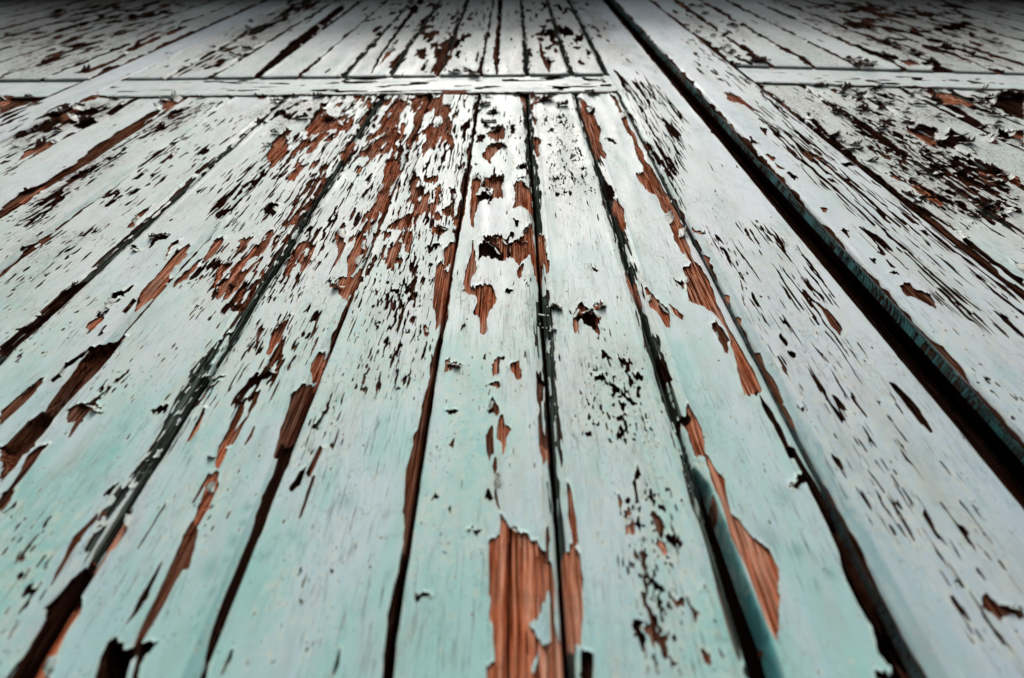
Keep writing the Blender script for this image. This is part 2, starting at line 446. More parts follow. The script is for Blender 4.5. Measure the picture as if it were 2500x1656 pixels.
C D k 240 12 2.4 600,0 1300,0 2352,250 2352,500 1500,450 900,200
B D k 60 7 3 1050,760 1270,760 1270,1220 1000,1220
#R rail dashes
B R k 36 45 2.6 0,520 1840,522 1850,632 0,632
A R k 26 40 2.4 800,540 2350,535 2350,640 650,640
C R k 30 28 2.4 420,470 2352,560 2352,630 520,550
#T teal blotches: zone T x,y r
G T 90 1440,850
G T 45 1700,400
G T 40 1660,520
G T 45 1600,650
G T 45 1540,780
G T 40 1450,1000
G T 40 1390,1120
G T 40 1340,1240
G T 40 2060,660
G T 60 1990,600
G T 50 1810,740
H T 70 30,380
H T 60 1400,320
I T 80 590,600
I T 60 800,700
I T 50 1040,880
I T 90 700,330
D T 60 840,1370
F T 90 120,1300
F T 70 60,1150"""
ZONE = {'A': (0, 0), 'B': (830, 0), 'C': (1660, 0), 'D': (0, 550), 'E': (830, 550), 'F': (1660, 550), 'G': (0, 1096), 'H': (830, 1096), 'I': (1660, 1096)}
HOLES, CHIPS, DASH, RDASH, TEAL = [], [], [], [], []
def pts(zone, toks):
    ox, oy = ZONE[zone]
    a = np.array([[float(v) for v in t.split(',')] for t in toks])
    return a / 2.8 + (ox, oy)
for line in DATA.strip().splitlines():
    t = line.split()
    if not t or t[0].startswith('#'): continue
    if t[1] == 'N': CHIPS.append((t[2], float(t[3]), float(t[4]), float(t[5]), pts(t[0], t[6:])))
    elif t[1] in 'DR': (DASH if t[1] == 'D' else RDASH).append((t[2], int(t[3]), float(t[4]), float(t[5]), pts(t[0], t[6:])))
    elif t[1] == 'T': TEAL.append((float(t[2]) / 2.8, pts(t[0], t[3:])[0]))
    else: HOLES.append((t[1], pts(t[0], t[2:])))
# every single dash: image position, length, width, kind
DASHES = []
for src, rail in ((DASH, False), (RDASH, True)):
    for kind, n, ln, wd, P in src:
        lo, hi = P.min(0), P.max(0); got = 0; n = int(n * .45)
        while got < n:
            c = rng.random((n * 3, 2)) * (hi - lo) + lo
            c = c[in_poly(c[:, 0], c[:, 1], P)][:n - got]
            for q in c:
                DASHES.append((q[0], q[1], 1.25 * ln * rng.lognormal(0, .5), .8 * wd * rng.lognormal(-.05, .4), kind, rail))
            got += len(c)
    if not rail:
        for _ in range(700):       # stray ones all over
            DASHES.append((rng.random() * 2600 - 50, rng.random() * 1750 - 20, 9 * rng.lognormal(0, .5), 2.4 * rng.lognormal(0, .35), 'k' if rng.random() < .5 else 'd', False))
DX = np.array([d[0] for d in DASHES]); DY = np.array([d[1] for d in DASHES])
DL = np.array([d[2] for d in DASHES]); DW = np.array([d[3] for d in DASHES])
DK = np.array([d[4] for d in DASHES]); DR = np.array([d[5] for d in DASHES])
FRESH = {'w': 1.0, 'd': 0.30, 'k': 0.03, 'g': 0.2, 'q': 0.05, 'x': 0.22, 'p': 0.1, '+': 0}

# ------------------------------------------------------------------ materials
def nodes(name):
    m = bpy.data.materials.new(name); m.use_nodes = True
    t = m.node_tree; b = t.nodes['Principled BSDF']
    return m, t, b
def N(t, typ, **kw):
    n = t.nodes.new(typ)
    for k, v in kw.items():
        if k in n.inputs: n.inputs[k].default_value = v
        else: setattr(n, k, v)
    return n
def mapping(t, scale, loc=(0, 0, 0)):
    tc = N(t, 'ShaderNodeTexCoord'); mp = N(t, 'ShaderNodeMapping'); mp.inputs['Scale'].default_value = scale; mp.inputs['Location'].default_value = loc
    t.links.new(tc.outputs['Object'], mp.inputs['Vector']); return mp.outputs[0]
def noise(t, vec, scale, detail=4, rough=.55):
    n = N(t, 'ShaderNodeTexNoise'); n.inputs['Scale'].default_value = scale; n.inputs['Detail'].default_value = detail; n.inputs['Roughness'].default_value = rough
    t.links.new(vec, n.inputs['Vector']); return n.outputs[0]
def ramp(t, fac, stops):
    r = N(t, 'ShaderNodeValToRGB'); e = r.color_ramp.elements
    e[0].position, e[0].color = stops[0][0], (*stops[0][1], 1); e[1].position, e[1].color = stops[-1][0], (*stops[-1][1], 1)
    for p, c in stops[1:-1]:
        x = e.new(p); x.color = (*c, 1)
    t.links.new(fac, r.inputs[0]); return r.outputs[0]
def mix(t, fac, a, b, mode='MIX'):
    m = N(t, 'ShaderNodeMix'); m.data_type = 'RGBA'; m.blend_type = mode
    for s, v in ((0, fac), (6, a), (7, b)):
        if isinstance(v, (int, float)): m.inputs[s].default_value = v
        elif isinstance(v, tuple): m.inputs[s].default_value = (*v, 1)
        else: t.links.new(v, m.inputs[s])
    return m.outputs[2]
def mathn(t, op, a, b=0.0, clamp=False):
    m = N(t, 'ShaderNodeMath'); m.operation = op; m.use_clamp = clamp
    for s, v in ((0, a), (1, b)):
        if isinstance(v, (int, float)): m.inputs[s].default_value = v
        else: t.links.new(v, m.inputs[s])
    return m.outputs[0]
def attr(t, name):
    a = N(t, 'ShaderNodeAttribute'); a.attribute_name = name; return a.outputs['Fac']

def paint_material(name, rail=False, stile=False):
    m, t, b = nodes(name)
    g = (1, 1, .14) if not rail else (.14, 1, 1)      # grain runs along the board
    big = noise(t, mapping(t, (1, 1, .4) if not rail else (.4, 1, 1)), 13, 5, .68)
    mid = noise(t, mapping(t, g, (3, 1, 2)), 55, 4, .6)
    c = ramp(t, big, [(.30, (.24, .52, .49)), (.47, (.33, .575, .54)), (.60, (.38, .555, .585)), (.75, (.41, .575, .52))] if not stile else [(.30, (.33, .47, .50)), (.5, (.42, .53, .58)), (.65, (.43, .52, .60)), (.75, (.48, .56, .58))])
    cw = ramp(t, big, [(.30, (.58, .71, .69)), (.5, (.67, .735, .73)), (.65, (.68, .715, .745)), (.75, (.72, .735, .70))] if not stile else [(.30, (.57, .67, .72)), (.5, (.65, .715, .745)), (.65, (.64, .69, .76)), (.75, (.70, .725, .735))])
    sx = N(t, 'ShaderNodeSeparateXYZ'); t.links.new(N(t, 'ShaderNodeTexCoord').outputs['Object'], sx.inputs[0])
    bl = mathn(t, 'ADD', mathn(t, 'MULTIPLY', sx.outputs[2], 1.9), mathn(t, 'ADD', mathn(t, 'MULTIPLY', mathn(t, 'SUBTRACT', big, .5), 1.3), mathn(t, 'MULTIPLY', mathn(t, 'SUBTRACT', mid, .5), .8)))  # paint whitens with height: bleaching, plus the brighter upper light painted in
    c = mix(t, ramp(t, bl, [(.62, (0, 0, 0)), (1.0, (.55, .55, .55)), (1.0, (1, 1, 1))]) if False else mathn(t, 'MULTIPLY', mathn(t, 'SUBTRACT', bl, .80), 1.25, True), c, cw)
    c = mix(t, mathn(t, 'MULTIPLY', ramp(t, mid, [(.45, (0, 0, 0)), (.75, (1, 1, 1))]), .35), c, (.33, .56, .53))
    blot = noise(t, mapping(t, (1, 1, .6), (7, 0, 4)), 26, 3, .5)
    c = mix(t, mathn(t, 'MULTIPLY', ramp(t, blot, [(.60, (0, 0, 0)), (.74, (1, 1, 1))]), .35), c, (.24, .49, .48))
    c = mix(t, attr(t, 'teal'), c, (.065, .27, .275))
    # old cream undercoat shows where the top coat is thin along broken edges
    ed = mathn(t, 'MULTIPLY', attr(t, 'edge'), ramp(t, noise(t, mapping(t, (1, 1, 1), (1, 5, 9)), 160, 2), [(.35, (0, 0, 0)), (.65, (1, 1, 1))]))
    c = mix(t, mathn(t, 'MULTIPLY', ed, .55), c, (.66, .66, .53))
    vo = N(t, 'ShaderNodeTexVoronoi'); vo.feature = 'DISTANCE_TO_EDGE'; vo.inputs['Scale'].default_value = 150
    vm = mapping(t, (1, 1, .3) if not rail else (.3, 1, 1), (2, 2, 6))
    va = N(t, 'ShaderNodeVectorMath'); va.operation = 'MULTIPLY_ADD'; nz = N(t, 'ShaderNodeTexNoise'); nz.inputs['Scale'].default_value = 120; t.links.new(vm, nz.inputs['Vector'])
    t.links.new(nz.outputs['Color'], va.inputs[0]); va.inputs[1].default_value = (.008, .008, .008); t.links.new(vm, va.inputs[2]); t.links.new(va.outputs[0], vo.inputs['Vector'])
    craze = mathn(t, 'MULTIPLY', ramp(t, vo.outputs['Distance'], [(.015, (1, 1, 1)), (.05, (0, 0, 0))]), ramp(t, noise(t, mapping(t, (1, 1, .4), (9, 2, 3)), 22, 4, .6), [(.47, (0, 0, 0)), (.60, (1, 1, 1))]))
    c = mix(t, mathn(t, 'MULTIPLY', craze, .26), c, (.16, .15, .13))
    # hairline cracks along the grain and specks of mildew
    hg = (700, 700, 26) if not rail else (26, 700, 700)
    hair = noise(t, mapping(t, hg), 1.6, 3, .65)
    hz = noise(t, mapping(t, (1, 1, .4), (0, 2, 8)), 16, 3, .6)
    hm = mathn(t, 'MULTIPLY', ramp(t, hair, [(.60, (0, 0, 0)), (.68, (1, 1, 1))]), ramp(t, hz, [(.40, (0, 0, 0)), (.58, (1, 1, 1))]))
    c = mix(t, mathn(t, 'MULTIPLY', hm, .75), c, (.12, .10, .085))
    sp = noise(t, mapping(t, (1, 1, .5)), 620, 2, .5)
    sm = mathn(t, 'MULTIPLY', ramp(t, sp, [(.67, (0, 0, 0)), (.73, (1, 1, 1))]), ramp(t, noise(t, mapping(t, (1, 1, .5), (5, 5, 5)), 20, 3), [(.42, (.15, .15, .15)), (.6, (1, 1, 1))]))
    c = mix(t, mathn(t, 'MULTIPLY', sm, .8), c, (.05, .045, .04))
    ms = noise(t, mapping(t, (1, 1, .45) if not rail else (.45, 1, 1), (6, 1, 1)), 330, 4, .7)
    mm = mathn(t, 'MULTIPLY', ramp(t, ms, [(.49, (0, 0, 0)), (.60, (1, 1, 1))]), attr(t, 'mildew'))
    c = mix(t, mathn(t, 'MULTIPLY', attr(t, 'mildew'), .5), c, (.40, .40, .35))
    c = mix(t, mathn(t, 'MULTIPLY', mm, .93), c, (.035, .03, .025))
    dirt = noise(t, mapping(t, (1, 1, .3), (2, 9, 2)), 34, 5, .7)
    c = mix(t, mathn(t, 'MULTIPLY', ramp(t, dirt, [(.50, (0, 0, 0)), (.72, (1, 1, 1))]), .42), c, (.36, .36, .31))
    geo = N(t, 'ShaderNodeNewGeometry')
    back = ramp(t, noise(t, mapping(t, g), 300, 3), [(.3, (.05, .026, .02)), (.7, (.20, .10, .075))])
    c = mix(t, geo.outputs['Backfacing'], c, back)
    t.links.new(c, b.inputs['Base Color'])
    t.links.new(ramp(t, mid, [(.3, (.50, .50, .50)), (.7, (.72, .72, .72))]), b.inputs['Roughness']); b.inputs['Specular IOR Level'].default_value = .3
    bs = noise(t, mapping(t, (500, 500, 22) if not rail else (22, 500, 500)), 1.0, 3, .6)
    bp = N(t, 'ShaderNodeBump'); bp.inputs['Strength'].default_value = .6; bp.inputs['Distance'].default_value = .0006
    t.links.new(mathn(t, 'SUBTRACT', mathn(t, 'ADD', bs, mathn(t, 'MULTIPLY', mid, 1.2)), mathn(t, 'MULTIPLY', hm, 1.2)), bp.inputs['Height']); t.links.new(bp.outputs[0], b.inputs['Normal'])
    return m
def wood_material(name, rail=False):
    m, t, b = nodes(name)
    gs = (760, 760, 9) if not rail else (9, 760, 760)
    gr = noise(t, mapping(t, gs), 1.0, 4, .6)
    gf = noise(t, mapping(t, tuple(v * 3 for v in gs)), 1.0, 3, .6)
    gg = mathn(t, 'ADD', mathn(t, 'MULTIPLY', gr, .6), mathn(t, 'MULTIPLY', gf, .4))
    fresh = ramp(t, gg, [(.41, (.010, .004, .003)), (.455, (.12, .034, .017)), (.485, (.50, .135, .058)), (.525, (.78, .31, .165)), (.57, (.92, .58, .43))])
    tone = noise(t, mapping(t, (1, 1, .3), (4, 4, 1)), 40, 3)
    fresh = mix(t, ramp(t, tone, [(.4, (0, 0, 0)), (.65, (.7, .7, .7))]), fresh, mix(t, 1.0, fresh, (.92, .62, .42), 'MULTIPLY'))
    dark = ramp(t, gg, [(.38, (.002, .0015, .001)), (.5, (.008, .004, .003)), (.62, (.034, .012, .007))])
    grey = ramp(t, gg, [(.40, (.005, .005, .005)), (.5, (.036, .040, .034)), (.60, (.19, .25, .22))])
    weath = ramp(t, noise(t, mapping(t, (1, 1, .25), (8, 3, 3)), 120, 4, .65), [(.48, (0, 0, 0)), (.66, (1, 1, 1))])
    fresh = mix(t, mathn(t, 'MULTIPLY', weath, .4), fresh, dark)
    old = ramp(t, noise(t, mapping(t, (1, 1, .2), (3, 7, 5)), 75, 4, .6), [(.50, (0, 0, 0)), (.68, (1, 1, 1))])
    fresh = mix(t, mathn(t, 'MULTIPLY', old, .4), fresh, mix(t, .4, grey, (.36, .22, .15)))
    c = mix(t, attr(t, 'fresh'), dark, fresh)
    c = mix(t, attr(t, 'grey'), c, grey)
    df = N(t, 'ShaderNodeBsdfDiffuse'); df.inputs['Roughness'].default_value = .6
    t.links.new(c, df.inputs['Color']); t.links.new(df.outputs[0], t.nodes['Material Output'].inputs['Surface']); t.nodes.remove(b)
    bp = N(t, 'ShaderNodeBump'); bp.inputs['Strength'].default_value = .7; bp.inputs['Distance'].default_value = .0009
    t.links.new(gg, bp.inputs['Height']); t.links.new(bp.outputs[0], df.inputs['Normal'])
    return m
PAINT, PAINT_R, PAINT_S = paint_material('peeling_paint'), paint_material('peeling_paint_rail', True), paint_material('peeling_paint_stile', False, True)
WOOD, WOOD_R = wood_material('bare_wood'), wood_material('bare_wood_rail', True)

# ------------------------------------------------------------------ mesh building
def make_mesh(name, V, polys, attrs, mat):
    me = bpy.data.meshes.new(name)
    polys = [p for p in polys if len(p)]
    nl = sum(p.size for p in polys); npoly = sum(len(p) for p in polys)
    me.vertices.add(len(V)); me.vertices.foreach_set('co', np.ascontiguousarray(V, np.float32).ravel())
    me.loops.add(nl); me.polygons.add(npoly)
    me.loops.foreach_set('vertex_index', np.concatenate([p.ravel() for p in polys]).astype(np.int32))
    tot = np.concatenate([np.full(len(p), p.shape[1], np.int32) for p in polys])
    me.polygons.foreach_set('loop_start', np.concatenate([[0], np.cumsum(tot)[:-1]]).astype(np.int32))
    me.update(calc_edges=True)
    for k, v in attrs.items():
        a = me.attributes.new(k, 'FLOAT', 'POINT'); a.data.foreach_set('value', np.ascontiguousarray(v, np.float32))
    me.materials.append(mat)
    return me
def link(name, data, parent=None):
    o = bpy.data.objects.new(name, data); col.objects.link(o)
    if parent is not None: o.parent = parent
    return o

def coarse_polys(nr, nc, keep, refined):
    """n-gons of the 4x4 cells in keep & ~refined, with the fine vertices of refined neighbours on their sides"""
    R, C = (nr - 1) // 4, (nc - 1) // 4
    rp = np.pad(refined, 1)
    sel = keep & ~refined
    flags = (rp[:-2, 1:-1] * 1 + rp[1:-1, 2:] * 2 + rp[2:, 1:-1] * 4 + rp[1:-1, :-2] * 8)
    out = []
    for f in range(16):
        r, c = np.nonzero(sel & (flags == f))
        if not len(r): continue
        r0, c0 = r * 4, c * 4
        seq = []
        seq += [(0, k) for k in (range(0, 4) if f & 1 else [0])]
        seq += [(k, 4) for k in (range(0, 4) if f & 2 else [0])]
        seq += [(4, 4 - k) for k in (range(0, 4) if f & 4 else [0])]
        seq += [(4 - k, 0) for k in (range(0, 4) if f & 8 else [0])]
        out.append(np.stack([(r0 + a) * nc + (c0 + b) for a, b in seq], 1))
    return out
def block_any(M):      # M: (nr-1, nc-1) fine cells -> coarse
    return M.reshape(M.shape[0] // 4, 4, M.shape[1] // 4, 4).any((1, 3))
def fine_cells(refined):
    return np.repeat(np.repeat(refined, 4, 0), 4, 1)
def quads(nr, nc, M):
    r, c = np.nonzero(M); i = r * nc + c
    return np.stack([i, i + 1, i + nc + 1, i + nc], 1)

STATS = [0, 0]
FLAPS = []
def build_board(name, parent, lf, h0, p0, p1, q0, q1, qs, npx, rail=False, edges=('gap', 'gap'), side=(.010, .010), low_end=0.0,
                wear=(0.6, 0.6), teal_side=0.0, bow=0.0, seed=0, flaps=True, lift_k=1.0, top_end=0.0, grime=0.0):
    """one plank: bare wood (the part) and its coat of paint (its child). p across the grain, q along it, h out of the wall."""
    mx = 4 * max(2, round(npx / 4))
    pi = np.linspace(p0, p1, mx + 1)
    # samples that run round the arrises onto the sides
    def ends(v, lo, hi):
        fr = (.07, .22, .5, 1) if max(lo, hi) < .015 else (.012, .03, .06, .1, .15, .22, .32, 1)
        L = [v[0] - lo * f for f in fr[::-1]] if lo > 0 else []
        H = [v[-1] + hi * f for f in fr] if hi > 0 else []
        return np.concatenate([L, v, H])
    P1 = ends(pi, *side)
    n = len(qs); qs = np.interp(np.linspace(0, n - 1, 4 * max(2, round((n - 1) / 4)) + 1), np.arange(n), qs)
    Q1 = ends(qs, low_end, top_end)
    nr, nc = len(Q1), len(P1)
    PP, QQ = np.meshgrid(P1, Q1)
    pc, qc = np.clip(PP, p0, p1), np.clip(QQ, q0, q1)
    over = np.maximum(np.abs(PP - pc), np.abs(QQ - qc))
    U, Zq = (pc, qc) if not rail else (qc, pc)
    # size of a photo pixel here
    zz = Zq - CAMZ
    Dl = D
    S = LPX ** 2 / (np.maximum(zz, .03) * FPX / Dl + VPY)
    pu = Dl * LPX / (FPX * S); pz = Dl * LPX ** 2 / (FPX * S * S)
    g = np.clip(pu / 3.5e-4, .6, 2.2)                      # breaks look coarser higher up, where paint weathers worse
    # ---- relief of the board itself
    W = p1 - p0
    dl, dr = pc - p0, p1 - pc
    H = np.zeros_like(PP)
    grv = np.zeros_like(PP); bev = np.zeros_like(PP)
    for d, st in ((dl, edges[0]), (dr, edges[1])):
        if st == 'groove':
            x = np.clip(1 - d / .0075, 0, 1); H -= .0042 * x ** 1.3; grv = np.maximum(grv, sstep(d, .0075, .0035))
            H += .0009 * np.exp(-((d - .0105) / .0022) ** 2)
        elif st == 'bevel':
            x = np.clip(1 - d / .0085, 0, 1); H -= .0034 * x; bev = np.maximum(bev, sstep(d, .0088, .0078))
        elif st == 'bead':
            x = np.clip(1 - d / .006, 0, 1); H -= .003 * x ** 2; 
        r = .0016
        e = np.clip(r - d, 0, r); H -= r - np.sqrt(np.maximum(r * r - e * e, 0))
    if low_end > 0 or top_end > 0:
        r = .0016
        for dd in ([qc - q0] if low_end > 0 else []) + ([q1 - qc] if top_end > 0 else []):
            e = np.clip(r - dd, 0, r); H -= r - np.sqrt(np.maximum(r * r - e * e, 0))
    H += .0007 * vnoise(pc * 22, qc * 4, seed + 3) + bow * (1 - ((pc - p0) / W * 2 - 1) ** 2)
    H -= over
    # ---- warped coordinates: every break runs along the grain
    dp = g * (.00055 * vnoise(pc * 520, qc * 130, seed + 1) + .0011 * vnoise(pc * 160, qc * 45, seed + 2))
    dq = g * (.0055 * np.abs(vnoise(pc * 650, qc * 40, seed + 5)) + .0025 * vnoise(pc * 300, qc * 160, seed + 6) - .003)
    WP, WQ = pc + dp, qc + dq
    phi = np.full(PP.shape, .03, np.float32)
    fresh = np.full(PP.shape, .25, np.float32); grey = np.zeros(PP.shape, np.float32); deep = np.zeros(PP.shape, np.float32)
    pit = np.zeros(PP.shape, np.float32); liftA = np.ones(PP.shape, np.float32)
    def win(a, b, m):
        i0, i1 = np.searchsorted(Q1, [b.min() - m * 2.5, b.max() + m * 2.5]); j0, j1 = np.searchsorted(P1, [a.min() - m, a.max() + m])
        return slice(max(i0 - 1, 0), i1 + 1), slice(max(j0 - 1, 0), j1 + 1)
    def leafpoly(P):
        u, z = to_leaf(lf, h0, P[:, 0], P[:, 1])
        return (u, z) if not rail else (z, u)
    # worn arrises
    for sgn, (d, st) in enumerate(((dl + dp, edges[0]), (dr + dp, edges[1]))):
        wr = wear[sgn] * g * (.0022 * np.maximum(vnoise(qc * 14, qc * 0 + 3.1 + sgn, seed + 9) + .1, 0) + .0016 * np.maximum(vnoise(qc * 60, pc * 40, seed + 12 + sgn), 0))
        phi = np.minimum(phi, (d - wr - np.where(over > 0, 10 * over, 0) * 0) if wear[sgn] > 0 else phi)
        fresh = np.where((d - wr) < .0012, .12 + .75 * np.maximum(vnoise(qc * 9, pc * 0, seed + 21) - .2, 0), fresh)
        if st == 'groove':
            n = vnoise(pc * 950, qc * 60, seed + 31) * .6 + vnoise(pc * 420, qc * 26, seed + 32) * .6
            ww = vnoise(qc * 6, pc * 0 + sgn, seed + 33) * .5 + .25
            f = np.maximum(d - .0068, (n - ww + .35) * .0013)
            phi = np.minimum(phi, np.where(d < .011, f, 1)); grey = np.maximum(grey, grv)
    holes_here = []
    for kind, P in HOLES:
        a, b = leafpoly(P)
        if a.max() < p0 - .006 or a.min() > p1 + .006 or b.max() < q0 - .01 or b.min() > q1 + .01: continue
        sl = win(a, b, .012)
        if sl[0].stop - sl[0].start < 2 or sl[1].stop - sl[1].start < 2: continue
        x, y = WP[sl], WQ[sl]
        if kind == 'p':
            s = poly_sdf(pc[sl], qc[sl], np.stack([a, b], 1)); k = sstep(-s, -.0006, .0018)
            H[sl] -= .024 * k; pit[sl] = np.maximum(pit[sl], sstep(-s, -.003, -.0006)); continue
        s = poly_sdf(x, y, np.stack([a, b], 1)) - .0007 * g[sl] * (kind in 'wdk')
        if kind == '+':
            phi[sl] = np.where(s < .002, np.maximum(phi[sl], -s), phi[sl]); continue
        if kind == 'g':
            mu0, mz0 = float(np.median(pu[sl])), float(np.median(pz[sl]))
            n = vnoise(WP[sl] / (5 * mu0), WQ[sl] / (22 * mz0), seed + 51) + .6 * vnoise(WP[sl] / (2.8 * mu0), WQ[sl] / (9 * mz0), seed + 52)
            f = np.maximum(s, (n - .12) * .0016 * g[sl])
            phi[sl] = np.minimum(phi[sl], f); grey[sl] = np.maximum(grey[sl], sstep(-s, -.004, .001)); continue
        phi[sl] = np.minimum(phi[sl], s)
        ins = s < .003
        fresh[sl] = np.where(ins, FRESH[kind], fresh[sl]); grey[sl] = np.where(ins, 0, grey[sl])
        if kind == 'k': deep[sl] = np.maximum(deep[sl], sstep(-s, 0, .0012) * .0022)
        if kind in 'qx':
            dep = .016 if kind == 'q' else .009
            k = sstep(-s, 0, .003 if kind == 'q' else .004); deep[sl] = np.maximum(deep[sl], dep * k)
        holes_here.append((kind, a, b))
    phih = phi.copy(); mil = (grime * np.clip(.6 + .8 * vnoise(pc * 9, qc * 5, seed + 97), 0, 1)).astype(np.float32)
    for ci, (kind, cover, su, sz, P) in enumerate(CHIPS):
        a, b = leafpoly(P)
        if a.max() < p0 or a.min() > p1 or b.max() < q0 or b.min() > q1: continue
        sl = win(a, b, .01)
        if sl[0].stop - sl[0].start < 2 or sl[1].stop - sl[1].start < 2: continue
        s = poly_sdf(pc[sl], qc[sl], np.stack([a, b], 1))
        fu = 1 / (su * np.median(pu[sl])); fz = 1 / (sz * np.median(pz[sl]))
        kk = .5 if not rail else 1
        n = vnoise(WP[sl] * fu, WQ[sl] * fz, seed + 60 + ci) + .55 * vnoise(WP[sl] * fu * 2.3, WQ[sl] * fz * 1.7, seed + 61 + ci) + .5 * vnoise(WP[sl] * fu * .3, WQ[sl] * fz * .3, seed + 62 + ci)
        ii = s < 0
        if ii.sum() < 10: continue
        thr = np.quantile(n[ii], 1 - min(.75, cover * 1.12))
        if kind == 'k': mil[sl] = np.maximum(mil[sl], sstep(-s + .03 * vnoise(pc[sl] * 40, qc[sl] * 18, seed + 98), -.012, .05) * min(1, cover * 2.4))
        thr = thr + sstep(s, -6 / fu, 0) * 1.2
        f = (thr - n) * (.42 / fu)
        m = f < .002
        fresh[sl] = np.where(m & (phi[sl] > 0), np.clip(FRESH[kind] + .35 * vnoise(WP[sl] * fu * .4, WQ[sl] * fz * .3, seed + 70), 0, 1), fresh[sl])
        phi[sl] = np.minimum(phi[sl], f)
        if kind == 'k': deep[sl] = np.maximum(deep[sl], sstep(-f, 0, .001) * .0014)
    phib_big = phi.copy()
    # linked cracks that run with the grain
    for ci, (kind, n_, ln, wd, P) in enumerate(RDASH if rail else DASH):
        a, b = leafpoly(P)
        if a.max() < p0 or a.min() > p1 or b.max() < q0 or b.min() > q1: continue
        sl = win(a, b, .004)
        if sl[0].stop - sl[0].start < 4 or sl[1].stop - sl[1].start < 4: continue
        s = poly_sdf(pc[sl], qc[sl], np.stack([a, b], 1))
        ins = s < 0
        if ins.sum() < 20: continue
        ar = .5 * abs(np.dot(P[:, 0], np.roll(P[:, 1], 1)) - np.dot(P[:, 1], np.roll(P[:, 0], 1)))
        cover = min(.2, (.8 if kind == 'd' else .65) * n_ * ln * wd / ar)
        mu_, mz_ = (pu, pz) if not rail else (pz, pu)
        lp, lq = 2.3 * wd * np.median(mu_[sl]), 1.5 * ln * np.median(mz_[sl])
        x, y = (pc[sl] + .8 * dp[sl]) / lp, (qc[sl] + .5 * dq[sl]) / lq
        nn = vnoise(x, y, seed + 210 + ci) + .6 * vnoise(x * 2.1, y * 2.6, seed + 211 + ci) + .55 * vnoise(x * .33, y * .5, seed + 212 + ci) + .5 * vnoise(x * .09, y * .2, seed + 213 + ci)
        thr = np.quantile(nn[ins], 1 - cover) + sstep(s, -.012, .002) * 1.0
        f = (thr - nn) * lp * .45
        m = (f < .0006) & (phi[sl] > 0)
        fresh[sl] = np.where(m, np.clip(FRESH[kind] * .25 + .6 * np.maximum(vnoise(x * .12, y * .3, seed + 214), 0), 0, 1) if kind == 'd' else .05, fresh[sl])
        phi[sl] = np.minimum(phi[sl], f)
        deep[sl] = np.maximum(deep[sl], sstep(-f, 0, lp * .3) * min(.003, 1.2 * lp))
    phib = np.where(phib_big < phi + .001, phi, phib_big) if False else phib_big
    # dashes
    DP, DQ = pc + .45 * dp, qc + .3 * dq
    a, b = to_leaf(lf, h0, DX, DY)
    if rail: a, b = b, a
    ok = (a > p0 - .002) & (a < p1 + .002) & (b > q0 - .01) & (b < q1 + .01) & (DR == rail)
    for i in np.nonzero(ok)[0]:
        s_ = DY[i] + 265; k2 = math.sqrt(1 + ((DX[i] - 1250) / s_) ** 2)
        mu, mz = D * LPX / (FPX * s_), D * LPX ** 2 / (FPX * s_ * s_)
        if not rail: la, wa = DL[i] / k2 * mz * .5, DW[i] * k2 * mu * .5
        else: la, wa = DL[i] * mu * .5, DW[i] * mz * .5
        la = max(la, 1.5 * wa)
        i0, i1 = np.searchsorted(Q1, [b[i] - la * 1.3 - .003, b[i] + la * 1.3 + .003]); j0, j1 = np.searchsorted(P1, [a[i] - wa - .003, a[i] + wa + .003])
        if i1 - i0 < 1 or j1 - j0 < 1: continue
        sl = (slice(i0, i1), slice(j0, j1))
        wob = DP[sl] + (DQ[sl] - b[i]) * .04 * math.sin(i)
        f = np.abs(wob - a[i]) - wa * (1 - ((DQ[sl] - b[i]) / la) ** 2)
        f = np.where(np.abs(DQ[sl] - b[i]) > la * 1.25, .03, f)
        m = (f < .0008) & (phi[sl] > 0)
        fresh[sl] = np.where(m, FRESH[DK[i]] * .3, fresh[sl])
        phi[sl] = np.minimum(phi[sl], f)
        deep[sl] = np.maximum(deep[sl], sstep(-f, -.0001, wa * .7) * min(.0032, 2.4 * wa))
    phi = phi.astype(np.float32)
    # keep breaks off the hidden sides except the first millimetres
    if teal_side > 0 and max(side) > .015: phi = np.where(over > 0, over - .0005 - .004 * np.maximum(vnoise(qc * 14, qc * 0, seed + 95) + .12 * vnoise(qc * 70, over * 300, seed + 96) - .05, 0), phi)
    elif teal_side > 0: phi = np.where(over > .0035, np.maximum(phi, .004), phi)
    # ---- paint: thickness, lifted edges
    T = .00095 * np.clip(g, .8, 1.5)
    la = np.maximum(vnoise(pc * 90, qc * 26, seed + 80) + .15, 0) * .9 + np.maximum(vnoise(pc * 260, qc * 80, seed + 81), 0) * .5
    wl = .0042 * g
    lift = lift_k * g * .0019 * la * np.maximum(np.clip(1 - np.maximum(phih, 0) / wl, 0, 1) ** 2, .35 * np.clip(1 - np.maximum(phib, 0) / (.7 * wl), 0, 1) ** 2)
    gq = np.gradient(phib, Q1, axis=0); gp = np.gradient(phib, P1 + np.arange(nc) * 1e-9, axis=1)
    dirn = gq / (np.sqrt(gq * gq + gp * gp) + 1e-3)
    lift *= np.clip(.55 + .9 * dirn, .12, 1.35)
    lift = np.where(over > 0, 0, lift)
    hp = h0 + H + T + lift
    hw = h0 + H - np.clip(deep, 0, .02) - .0002 * g + .0008 * g * vnoise(pc * 640, qc * 7, seed + 90) * (phi < .001) + .00025 * g * vnoise(pc * 800, qc * 30, seed + 91)
    def pos(h):
        # past the edge the surface turns back into the wall
        return np.stack([U.ravel(), -h.ravel(), Zq.ravel()], 1)
    Vp, Vw = pos(hp), pos(hw)
    teal = np.zeros(PP.shape, np.float32)
    if teal_side > 0: teal = np.maximum(teal, sstep(over, .0002, .002) * teal_side)
